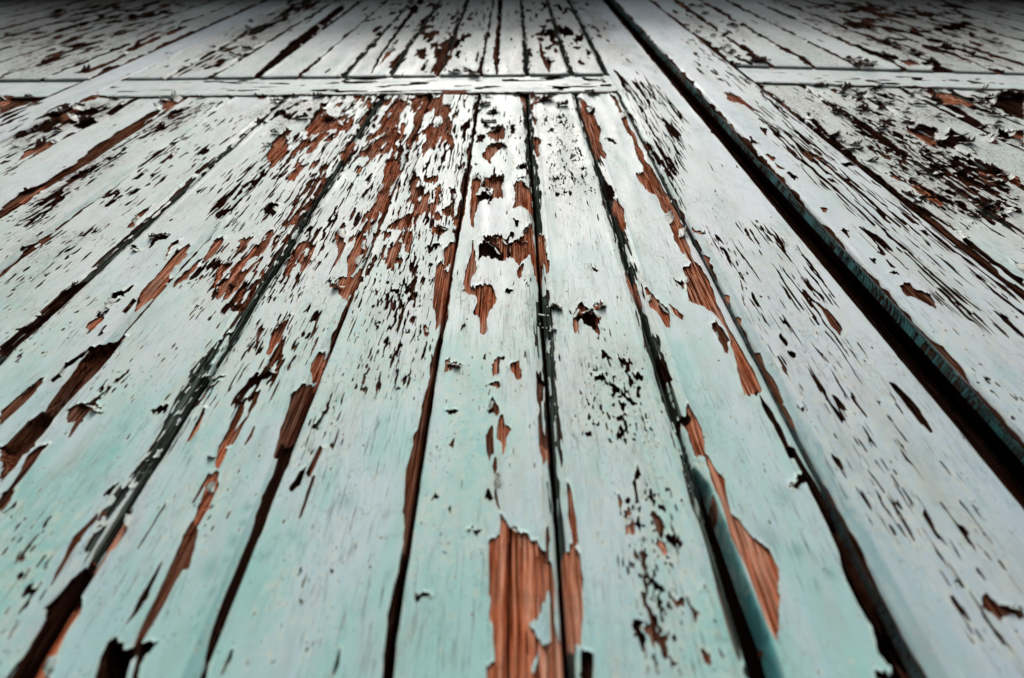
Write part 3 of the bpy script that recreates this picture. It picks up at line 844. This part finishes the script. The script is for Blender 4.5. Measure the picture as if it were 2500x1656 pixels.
    for r_, c_ in TEAL:
        cu, cz = to_leaf(lf, h0, c_[0], c_[1]); 
        if rail: continue
        s_ = c_[1] + 265; ru, rz = r_ * D * LPX / (FPX * s_), r_ * D * LPX ** 2 / (FPX * s_ * s_)
        if cu < p0 - ru or cu > p1 + ru: continue
        d2 = ((WP - cu) / ru) ** 2 + ((WQ - cz) / rz) ** 2
        teal = np.maximum(teal, .55 * np.exp(-d2 * 1.5) * (.6 + .4 * vnoise(pc * 60, qc * 30, seed)))
    teal = np.maximum(np.maximum(teal, .97 * pit), .4 * bev)  # pit: shade of the groove put into the paint as dark teal
    edge = np.clip(1 - np.maximum(phi, 0) / (.0028 * g), 0, 1)
    flat = phi.ravel()
    # ---- paint mesh: coarse n-gons far from breaks, fine cells near, cut along phi = 0
    corner = lambda M: np.stack([M[:-1, :-1], M[:-1, 1:], M[1:, 1:], M[1:, :-1]])
    cp = corner(phi)
    tau = .0020 * g
    nearedge = (np.minimum(np.where(edges[0] == 'gap', dl * 4, dl), np.where(edges[1] == 'gap', dr * 4, dr)) < .012)
    if low_end > 0: nearedge |= qc - q0 < .003
    act = ((cp.min(0) < tau[:-1, :-1]) | nearedge[:-1, :-1] | nearedge[1:, 1:]) & (cp.max(0) > 0)
    refined = block_any(act); allneg = ~block_any(cp.max(0) > 0)
    polys = coarse_polys(nr, nc, ~allneg, refined)
    fc = fine_cells(refined)
    full = fc & (cp.min(0) > 0)
    polys.append(quads(nr, nc, full))
    mixd = quads(nr, nc, fc & (cp.min(0) <= 0) & (cp.max(0) > 0))
    VV = [Vp]; AT = {'teal': [teal.ravel()], 'edge': [edge.ravel()], 'mildew': [mil.ravel()]}
    nv = len(Vp); extra = []; skirt_pairs = []
    if len(mixd):
        tri = np.concatenate([mixd[:, [0, 1, 2]], mixd[:, [0, 2, 3]]])
        pos_ = flat[tri] > 0; cnt = pos_.sum(1)
        polys.append(tri[cnt == 3])
        ea, eb, keys = [], [], []
        def rot(tr, first):   # rotate so that the odd vertex comes first
            return np.stack([tr[np.arange(len(tr)), (first + k) % 3] for k in range(3)], 1)
        t1 = tri[cnt == 1]; t1 = rot(t1, pos_[cnt == 1].argmax(1))
        t2 = tri[cnt == 2]; t2 = rot(t2, (~pos_[cnt == 2]).argmax(1))
        E = np.concatenate([t1[:, [0, 1]], t1[:, [0, 2]], t2[:, [1, 0]], t2[:, [2, 0]]])   # (positive, negative)
        key = E[:, 0].astype(np.int64) * (nr * nc) + E[:, 1]
        uq, inv = np.unique(key, return_inverse=True)
        ip, im = (uq // (nr * nc)).astype(int), (uq % (nr * nc)).astype(int)
        tt = np.clip(flat[ip] / (flat[ip] - flat[im] + 1e-12), .02, .98)[:, None]
        Vn = Vp[ip] * (1 - tt) + Vp[im] * tt
        VV.append(Vn)
        for k, v in (('teal', teal), ('edge', edge), ('mildew', mil)):
            f_ = v.ravel(); AT[k].append(f_[ip] * (1 - tt[:, 0]) + f_[im] * tt[:, 0])
        n1, n2 = len(t1), len(t2)
        i01, i02, i11, i12 = inv[:n1], inv[n1:2 * n1], inv[2 * n1:2 * n1 + n2], inv[2 * n1 + n2:]
        polys.append(np.stack([t1[:, 0], nv + i01, nv + i02], 1))
        polys.append(np.stack([t2[:, 1], t2[:, 2], nv + i12, nv + i11], 1))
        # broken edge of the paint film
        Tn = (T.ravel()[ip] * 1.0)[:, None]
        top = len(Vp) + len(Vn)
        Vs1 = Vn.copy(); Vs2 = Vn.copy(); Vs2[:, 1:2] += Tn
        VV += [Vs1, Vs2]
        for k in AT: AT[k] += [AT[k][1], AT[k][1]]
        m_ = len(Vn)
        sk = np.concatenate([np.stack([i02, i01], 1), np.stack([i11, i12], 1)])
        polys.append(np.stack([top + sk[:, 1], top + sk[:, 0], top + m_ + sk[:, 0], top + m_ + sk[:, 1]], 1))
    V = np.concatenate(VV); AA = {k: np.concatenate(v) for k, v in AT.items()}
    def compact(V, polys, AA):
        used = np.zeros(len(V), bool)
        for p in polys: used[p.ravel()] = True
        idx = np.cumsum(used) - 1
        return V[used], [idx[p] for p in polys], {k: v[used] for k, v in AA.items()}
    flip = (not rail)
    def orient(polys): return [p[:, ::-1] if not flip else p for p in polys]
    V, polys, AA = compact(V, polys, AA)
    coat = make_mesh('paint_coat', V, orient(polys), AA, PAINT_R if rail else PAINT_S if name == 'stile' else PAINT)
    # ---- wood mesh: only where a break can show it, plus the body of the plank
    near = cp.min(0) < .010
    wfine = block_any((cp.min(0) < .0002) & ((cp.max(0) > -.004) | (corner(deep).max(0) > .0005))); wkeep = block_any(near)
    wp = coarse_polys(nr, nc, wkeep, wfine) + [quads(nr, nc, fine_cells(wfine))]
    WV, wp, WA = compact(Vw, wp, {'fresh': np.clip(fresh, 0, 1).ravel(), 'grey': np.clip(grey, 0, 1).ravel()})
    d0, d1 = (.0145, .026) if abs(p1 - p0) < .2 else (.0145, .03)
    a0, a1 = p0 - .0008, p1 + .0028
    bx = [(a, h, q) for q in (q0, q1) for h in (h0 - d0, h0 - d1) for a in (a0, a1)]
    BV = np.array([((a, -h, q) if not rail else (q, -h, a)) for a, h, q in bx])
    o = len(WV)
    bq = np.array([[0, 1, 3, 2], [4, 6, 7, 5], [0, 4, 5, 1], [2, 3, 7, 6], [0, 2, 6, 4], [1, 5, 7, 3]]) + o
    WV = np.concatenate([WV, BV]) if len(WV) else BV
    WA = {k: np.concatenate([v, np.zeros(8) if k == 'fresh' else np.zeros(8)]) for k, v in WA.items()}
    wood = make_mesh(name, WV, orient(wp) + [bq], WA, WOOD_R if rail else WOOD)
    ob = link(name, wood, parent); link('paint_coat', coat, ob)
    STATS[0] += sum(len(p) * (p.shape[1] - 2) for p in polys); STATS[1] += sum(len(p) * (p.shape[1] - 2) for p in wp if len(p))
    # ---- places for curled flakes
    if flaps and not rail:
        for kind, a, b in holes_here:
            if kind not in 'wdk': continue
            n = len(a); area2 = sum(a[i] * b[(i + 1) % n] - a[(i + 1) % n] * b[i] for i in range(n))
            for i in range(n):
                j = (i + 1) % n
                ma, mb = (a[i] + a[j]) / 2, (b[i] + b[j]) / 2
                if not (p0 + .004 < ma < p1 - .004 and q0 < mb < q1): continue
                ex, ey = a[j] - a[i], b[j] - b[i]; le = math.hypot(ex, ey)
                if le < 1e-5: continue
                sg = 1 if area2 > 0 else -1
                nx, ny = -ey / le * sg, ex / le * sg     # into the hole
                down = -ny
                FLAPS.append((le, (ma, mb), (ex / le, ey / le), (nx, ny), down, ob, h0, kind, float(np.interp(mb, Q1, g[:, 0]))))
    return ob

def q_samples(lf, h0, k, s_lo, s_hi, z0, z1, step=2.5):
    """heights from z0 to z1: about one every step photo pixels where the camera sees this board, wide apart elsewhere"""
    s = np.arange(s_lo, s_hi, -step) if s_lo > s_hi else np.array([s_hi])
    _, z = to_leaf(lf, h0, 1250 + k * s, s - 265)
    z = z[(z > z0 + .002) & (z < z1 - .002)]
    lo = z[0] if len(z) else (z0 + z1) / 2; hi = z[-1] if len(z) else lo
    a = np.linspace(z0, lo, max(2, int((lo - z0) / .035) + 2))[:-1]
    b = np.linspace(hi, z1, max(2, int((z1 - hi) / .035) + 2))[1:]
    return np.concatenate([a, z, b])
def board_k(name, parent, lf, h0, kl, kr, z0, z1, **kw):
    y = 205.0; s = y + 265
    gap = kw.pop('gap', .0011)
    ul, _ = to_leaf(lf, h0, 1250 + kl * s, y); ur, _ = to_leaf(lf, h0, 1250 + kr * s, y)
    km = min(abs(kl), abs(kr)) if kl * kr > 0 else 0.0
    s_vis = min(2010.0, 1250 / max(km, 1e-3) * 1.06)
    kc = (kl + kr) / 2
    qs = q_samples(lf, h0, kc, s_vis, 262.0, z0, z1)
    # photo pixels across, somewhere in the seen middle
    _, zt = to_leaf(lf, h0, 1250 + kc * 300, 35.0)
    Sa = LPX ** 2 / (max(z0 - CAMZ, .02) * FPX / D + VPY); Sb = LPX ** 2 / (max(z1 - CAMZ, .02) * FPX / D + VPY)
    s_hi = max(min(Sa, s_vis, 1933), 300); s_lo = max(min(Sb, 1933), 265)
    sr = s_lo ** .35 * s_hi ** .65
    npx = (kr - kl) * sr / 2.65
    return build_board(name, parent, lf, h0, float(ul) + gap, float(ur) - gap, z0, z1, qs, npx, **kw)

# ------------------------------------------------------------------ the two door leaves
def door(name, lf, label):
    o = bpy.data.objects.new(name, None); col.objects.link(o)
    o.location = (lf.px, 0, 0); o.rotation_euler = (0, 0, lf.a); o.empty_display_size = .1
    o['label'] = label; o['category'] = 'door'; o['group'] = 'pair of weathered door leaves'
    return o
LD = door('wooden_door_leaf', LEFT, 'pale aqua peeling plank door leaf left of the dark gap, filling most of the view')
RD = door('wooden_door_leaf', RIGHT, 'peeling pale plank door leaf right of the dark gap, standing slightly proud')
HR, HU, HS = .004, .0085, .005           # rails, upper planks and stiles stand proud of the lower planks
_, ZR0 = to_leaf(LEFT, HR, 1250, 227); _, ZR1 = to_leaf(LEFT, HU, 1250, 184)
ZR0, ZR1 = float(ZR0), float(ZR1); ZTOP = CAMZ + 2.42
G, K, Bd, V = 'groove', 'gap', 'bead', 'bevel'
sd = 0
# lower planks of the left leaf
low = [(-3.42, K), (-3.20, K), (-2.97, K), (-2.74, K), (-2.49, K), (-2.25, K)]
ks = [(-2.05, K), (-1.80, K), (-1.565, K), (-1.344, V), (-1.095, G), (-.875, V), (-.628, G), (-.395, V), (-.16, K), (.072, G), (.312, G), (.522, Bd)]
for row in (low, ks):
    for (kl, el), (kr, er) in zip(row[:-1], row[1:]):
        sd += 1
        board_k('plank', LD, LEFT, 0.0, kl, kr, 0.0, ZR0 + .012, edges=(K if el == V else el, er), seed=sd * 13, wear=(1.0, 1.0), lift_k=1.0, gap=.0019 if el == K else .0012)
# upper planks
up = [-4.86, -4.62, -4.385, -4.15, -3.915, -3.68, -3.445, -3.21, -2.975, -2.74, -2.49, -2.25]
up2 = [-2.05, -1.85, -1.61, -1.37, -1.14, -.91, -.66, -.405, -.17, .085, .32, .515]
for row in (up, up2):
    for kl, kr in zip(row[:-1], row[1:]):
        sd += 1
        ed = tuple(K if (sd + j) % 4 == 0 or row is up else G for j in (0, 1))
        board_k('plank', LD, LEFT, HU, kl, kr, ZR1, ZTOP, edges=ed, seed=sd * 13, grime=.75 if row is up else .35 if kr < -.8 else .12, wear=(2.0, 2.0) if row is up else (1.3, 1.3), low_end=.011, teal_side=.75, gap=.001)
# stiles
board_k('stile', LD, LEFT, HS, -2.25, -2.05, 0.0, ZTOP, edges=(Bd, Bd), seed=901, wear=(.35, .35), lift_k=.5, gap=.0006)
board_k('stile', LD, LEFT, HS, .53, .83, 0.0, ZTOP, edges=(V, K), seed=917, wear=(.5, .35), side=(.010, .024), teal_side=.8, lift_k=.5, gap=.0004)
# rails
def rail(parent, lf, kl, kr, seed):
    y = 205.0; s = y + 265
    ul, _ = to_leaf(lf, HR, 1250 + kl * s, y); ur, _ = to_leaf(lf, HR, 1250 + kr * s, y)
    ul, ur = float(ul) + .0008, float(ur) - .0008
    qs = np.arange(ul, ur, .0019); qs = np.append(qs, ur)
    build_board('rail', parent, lf, HR, ZR0, ZR1 + .006, ul, ur, qs, 26, rail=True, edges=(K, K), side=(.010, .004), wear=(.5, .2), teal_side=.85, seed=seed, lift_k=.5)
rail(LD, LEFT, -2.05, .53, 733)
rail(LD, LEFT, -3.42, -2.25, 741)
# right leaf
board_k('stile', RD, RIGHT, HS, .94, 1.262, 0.0, ZTOP, edges=(Bd, Bd), seed=955, wear=(.8, .4), side=(.020, .010), teal_side=.95, lift_k=.6, gap=.0004)
rl = [1.268, 1.475, 1.715, 1.955, 2.195, 2.435, 2.68, 2.92]
for i, (kl, kr) in enumerate(zip(rl[:-1], rl[1:])):
    sd += 1
    board_k('plank', RD, RIGHT, 0.0, kl, kr, 0.0, ZR0 + .012, edges=(G if i else K, G if i % 2 else K), seed=sd * 13, grime=.5, wear=(1.4, 1.4), lift_k=1.0)
ru = [1.268, 1.475, 1.715, 1.955, 2.195, 2.435, 2.68, 2.92, 3.16, 3.40, 3.64, 3.88, 4.12, 4.36, 4.60, 4.84]
for i, (kl, kr) in enumerate(zip(ru[:-1], ru[1:])):
    sd += 1
    board_k('plank', RD, RIGHT, HU, kl, kr, ZR1, ZTOP, edges=(K, K), seed=sd * 13, grime=min(.9, .35 + .25 * (kl - 1.2)), wear=(2.6, 2.8), low_end=.011, teal_side=.75, lift_k=1.3, gap=.0016)
rail(RD, RIGHT, 1.266, 3.0, 761)
# unseen side and head blocks, added just outside the frame to shade the top corners
def shade_block(name, x0, x1, y0, y1, z0, z1):
    V = np.array([(x, y, z) for z in (z0, z1) for y in (y0, y1) for x in (x0, x1)], float)
    q = np.array([[0, 2, 3, 1], [4, 5, 7, 6], [0, 1, 5, 4], [2, 6, 7, 3], [0, 4, 6, 2], [1, 3, 7, 5]])
    m, t, b = nodes(name)
    t.links.new(ramp(t, noise(t, mapping(t, (1, 1, 1)), 14, 5), [(.3, (.10, .095, .085)), (.7, (.19, .175, .16))]), b.inputs['Base Color']); b.inputs['Roughness'].default_value = .9
    o = link(name, make_mesh(name, V, [q], {}, m)); o['kind'] = 'structure'
shade_block('added_shade_left', -2.35, -1.95, -.75, .06, 0, 3.4)
shade_block('added_shade_right', 1.95, 2.35, -.75, .06, 0, 3.4)
shade_block('added_shade_top', -1.949, 1.949, -.46, .06, ZTOP + .01, 3.4)
# strip behind the meeting edge that closes the gap
def strip(parent, lf, x0, x1, h0, h1, z0, z1):
    V = np.array([(x, -h, z) for z in (z0, z1) for h in (h0, h1) for x in (x0, x1)], float)
    q = np.array([[0, 1, 3, 2], [4, 6, 7, 5], [0, 4, 5, 1], [2, 3, 7, 6], [0, 2, 6, 4], [1, 5, 7, 3]])
    me = make_mesh('rebate_strip', V, [q], {'fresh': np.full(8, .5), 'grey': np.zeros(8)}, WOOD)
    link('rebate_strip', me, parent)
uS, _ = to_leaf(RIGHT, HS, 1250 + .94 * 470, 205.0)
strip(RD, RIGHT, float(uS) - .075, float(uS) + .20, -.034, -.060, 0.0, ZTOP)

# ------------------------------------------------------------------ curled flakes of paint
def flake(F, big=False):
    le, (ma, mb), (ex, ey), (nx, ny), down, ob, h0, kind, g = F
    wid = min(le, .020 * g) * random.uniform(.5, 1.0); wid = max(wid, .003 * g)
    L = random.uniform(.35, .9) * wid * (1.0 if down > 0 else .7); L = min(max(L, .0025 * g), .011 * g)
    th = random.uniform(1.25, 2.3) if random.random() < .85 else random.uniform(2.0, 2.7)
    ns, ntt = 9, 7
    jag = [random.uniform(.45, 1) for _ in range(ns)]; sk = random.uniform(-.5, .5); tp = random.uniform(.2, .75)
    V, q = [], []
    for it in range(ntt):
        for i in range(ns):
            s = i / (ns - 1) - .5
            t = it / (ntt - 1) * jag[i]
            r = L / th
            off, up = r * math.sin(th * t), r * (1 - math.cos(th * t))
            ss = s * (1 - tp * t) + sk * t * .5
            up += .25 * L * t * s * sk * 2
            o2 = off - .0012 * g
            V.append((ma + ex * wid * ss + nx * o2, -(h0 + .0009 * g + max(up, 0)), mb + ey * wid * ss + ny * o2))
    for it in range(ntt - 1):
        for i in range(ns - 1):
            a = it * ns + i; q.append((a, a + 1, a + ns + 1, a + ns))
    V = np.array(V); q = np.array(q)
    A, B_, C_ = V[q[0][0]], V[q[0][1]], V[q[0][2]]
    if np.cross(B_ - A, C_ - A)[1] > 0: q = q[:, ::-1]
    me = make_mesh('paint_flake', V, [q], {'teal': np.zeros(len(V)), 'edge': np.full(len(V), .9), 'mildew': np.full(len(V), .9)}, PAINT)
    link('paint_flake', me, ob)
random.shuffle(FLAPS)
FLAPS.sort(key=lambda F: -(min(F[0], .03) * (1.6 if F[4] > .2 else .6 if F[4] > -.1 else .08) * random.uniform(.4, 1.3)))
for F in FLAPS[:150]: flake(F)
# ragged bits that stand under the rails and at the feet of the upper planks
RAGS = [('B', 1080, 622), ('B', 1050, 640), ('B', 515, 632), ('B', 410, 640), ('B', 1660, 628), ('B', 1740, 642), ('B', 1460, 640), ('B', 1210, 655), ('B', 330, 650),
        ('B', 960, 665), ('B', 1010, 670), ('A', 1150, 655), ('A', 1190, 660), ('A', 1700, 655), ('A', 2030, 655), ('A', 2090, 650), ('A', 820, 675), ('A', 2200, 655), ('A', 1400, 660),
        ('A', 2310, 650), ('C', 1060, 600), ('C', 1120, 610), ('C', 1200, 615), ('C', 2030, 630), ('C', 2200, 660), ('C', 1620, 640), ('C', 960, 600), ('C', 1330, 690), ('C', 1540, 850),
        ('C', 1900, 940), ('C', 1960, 985), ('C', 2090, 880), ('D', 1150, 75), ('D', 1075, 90), ('D', 2330, 430), ('D', 1440, 1050), ('D', 1830, 1010), ('D', 600, 1240), ('G', 1450, 60),
        ('E', 1030, 130), ('E', 1690, 600), ('E', 1760, 560), ('E', 1230, 120), ('B', 1080, 890), ('B', 1090, 1010), ('A', 1855, 1000), ('A', 2130, 830), ('A', 2250, 820)]
for ci, (kind, cover, su, sz, P) in enumerate(CHIPS):        # thick curling scale in the worst patches
    if kind != 'k' or cover < .36: continue
    lo, hi = P.min(0), P.max(0); zn = 'C' if lo[0] > 1640 else 'A'
    for k in range(9 if zn == 'C' else 4):
        for _ in range(40):
            q = rng.random(2) * (hi - lo) + lo
            if in_poly(q[:1], q[1:], P)[0]: break
        RAGS.append((zn, (q[0] - ZONE[zn][0]) * 2.8, (q[1] - ZONE[zn][1]) * 2.8))
PL = [o for o in LD.children if o.name.startswith('plank')] ; PR = [o for o in RD.children if o.name.startswith('plank')]
for zn, zx, zy in RAGS:
    ox, oy = ZONE[zn]; x, y = ox + zx / 2.8, oy + zy / 2.8
    lf, pool = (RIGHT, PR) if zn == 'C' else (LEFT, PL)
    u, z = to_leaf(lf, 0.0, x, y); u, z = float(u), float(z)
    best = None; hh = HU if y < 190 else 0.0
    u, z = to_leaf(lf, hh, x, y); u, z = float(u), float(z)
    for o in pool:
        bb = [tuple(c) for c in o.bound_box]
        if min(c[0] for c in bb) <= u <= max(c[0] for c in bb) and min(c[2] for c in bb) - .02 <= z <= max(c[2] for c in bb): best = o; break
    if best is None: continue
    g = min(2.0, max(.7, D * LPX / (FPX * (y + 265)) / 3.5e-4))
    a = random.uniform(-.5, .5)
    for k in range(random.choice((1, 1, 2))):
        flake((.014 * g, (u + random.uniform(-.004, .004), min(z, ZR0 - .004) if hh == 0 else z), (math.cos(a), math.sin(a)), (math.sin(a), -math.cos(a)), 1, best, hh, 'k', 1.3 * g))
print('TRIS', STATS, 'FLAPS', len(FLAPS), len(bpy.data.objects))
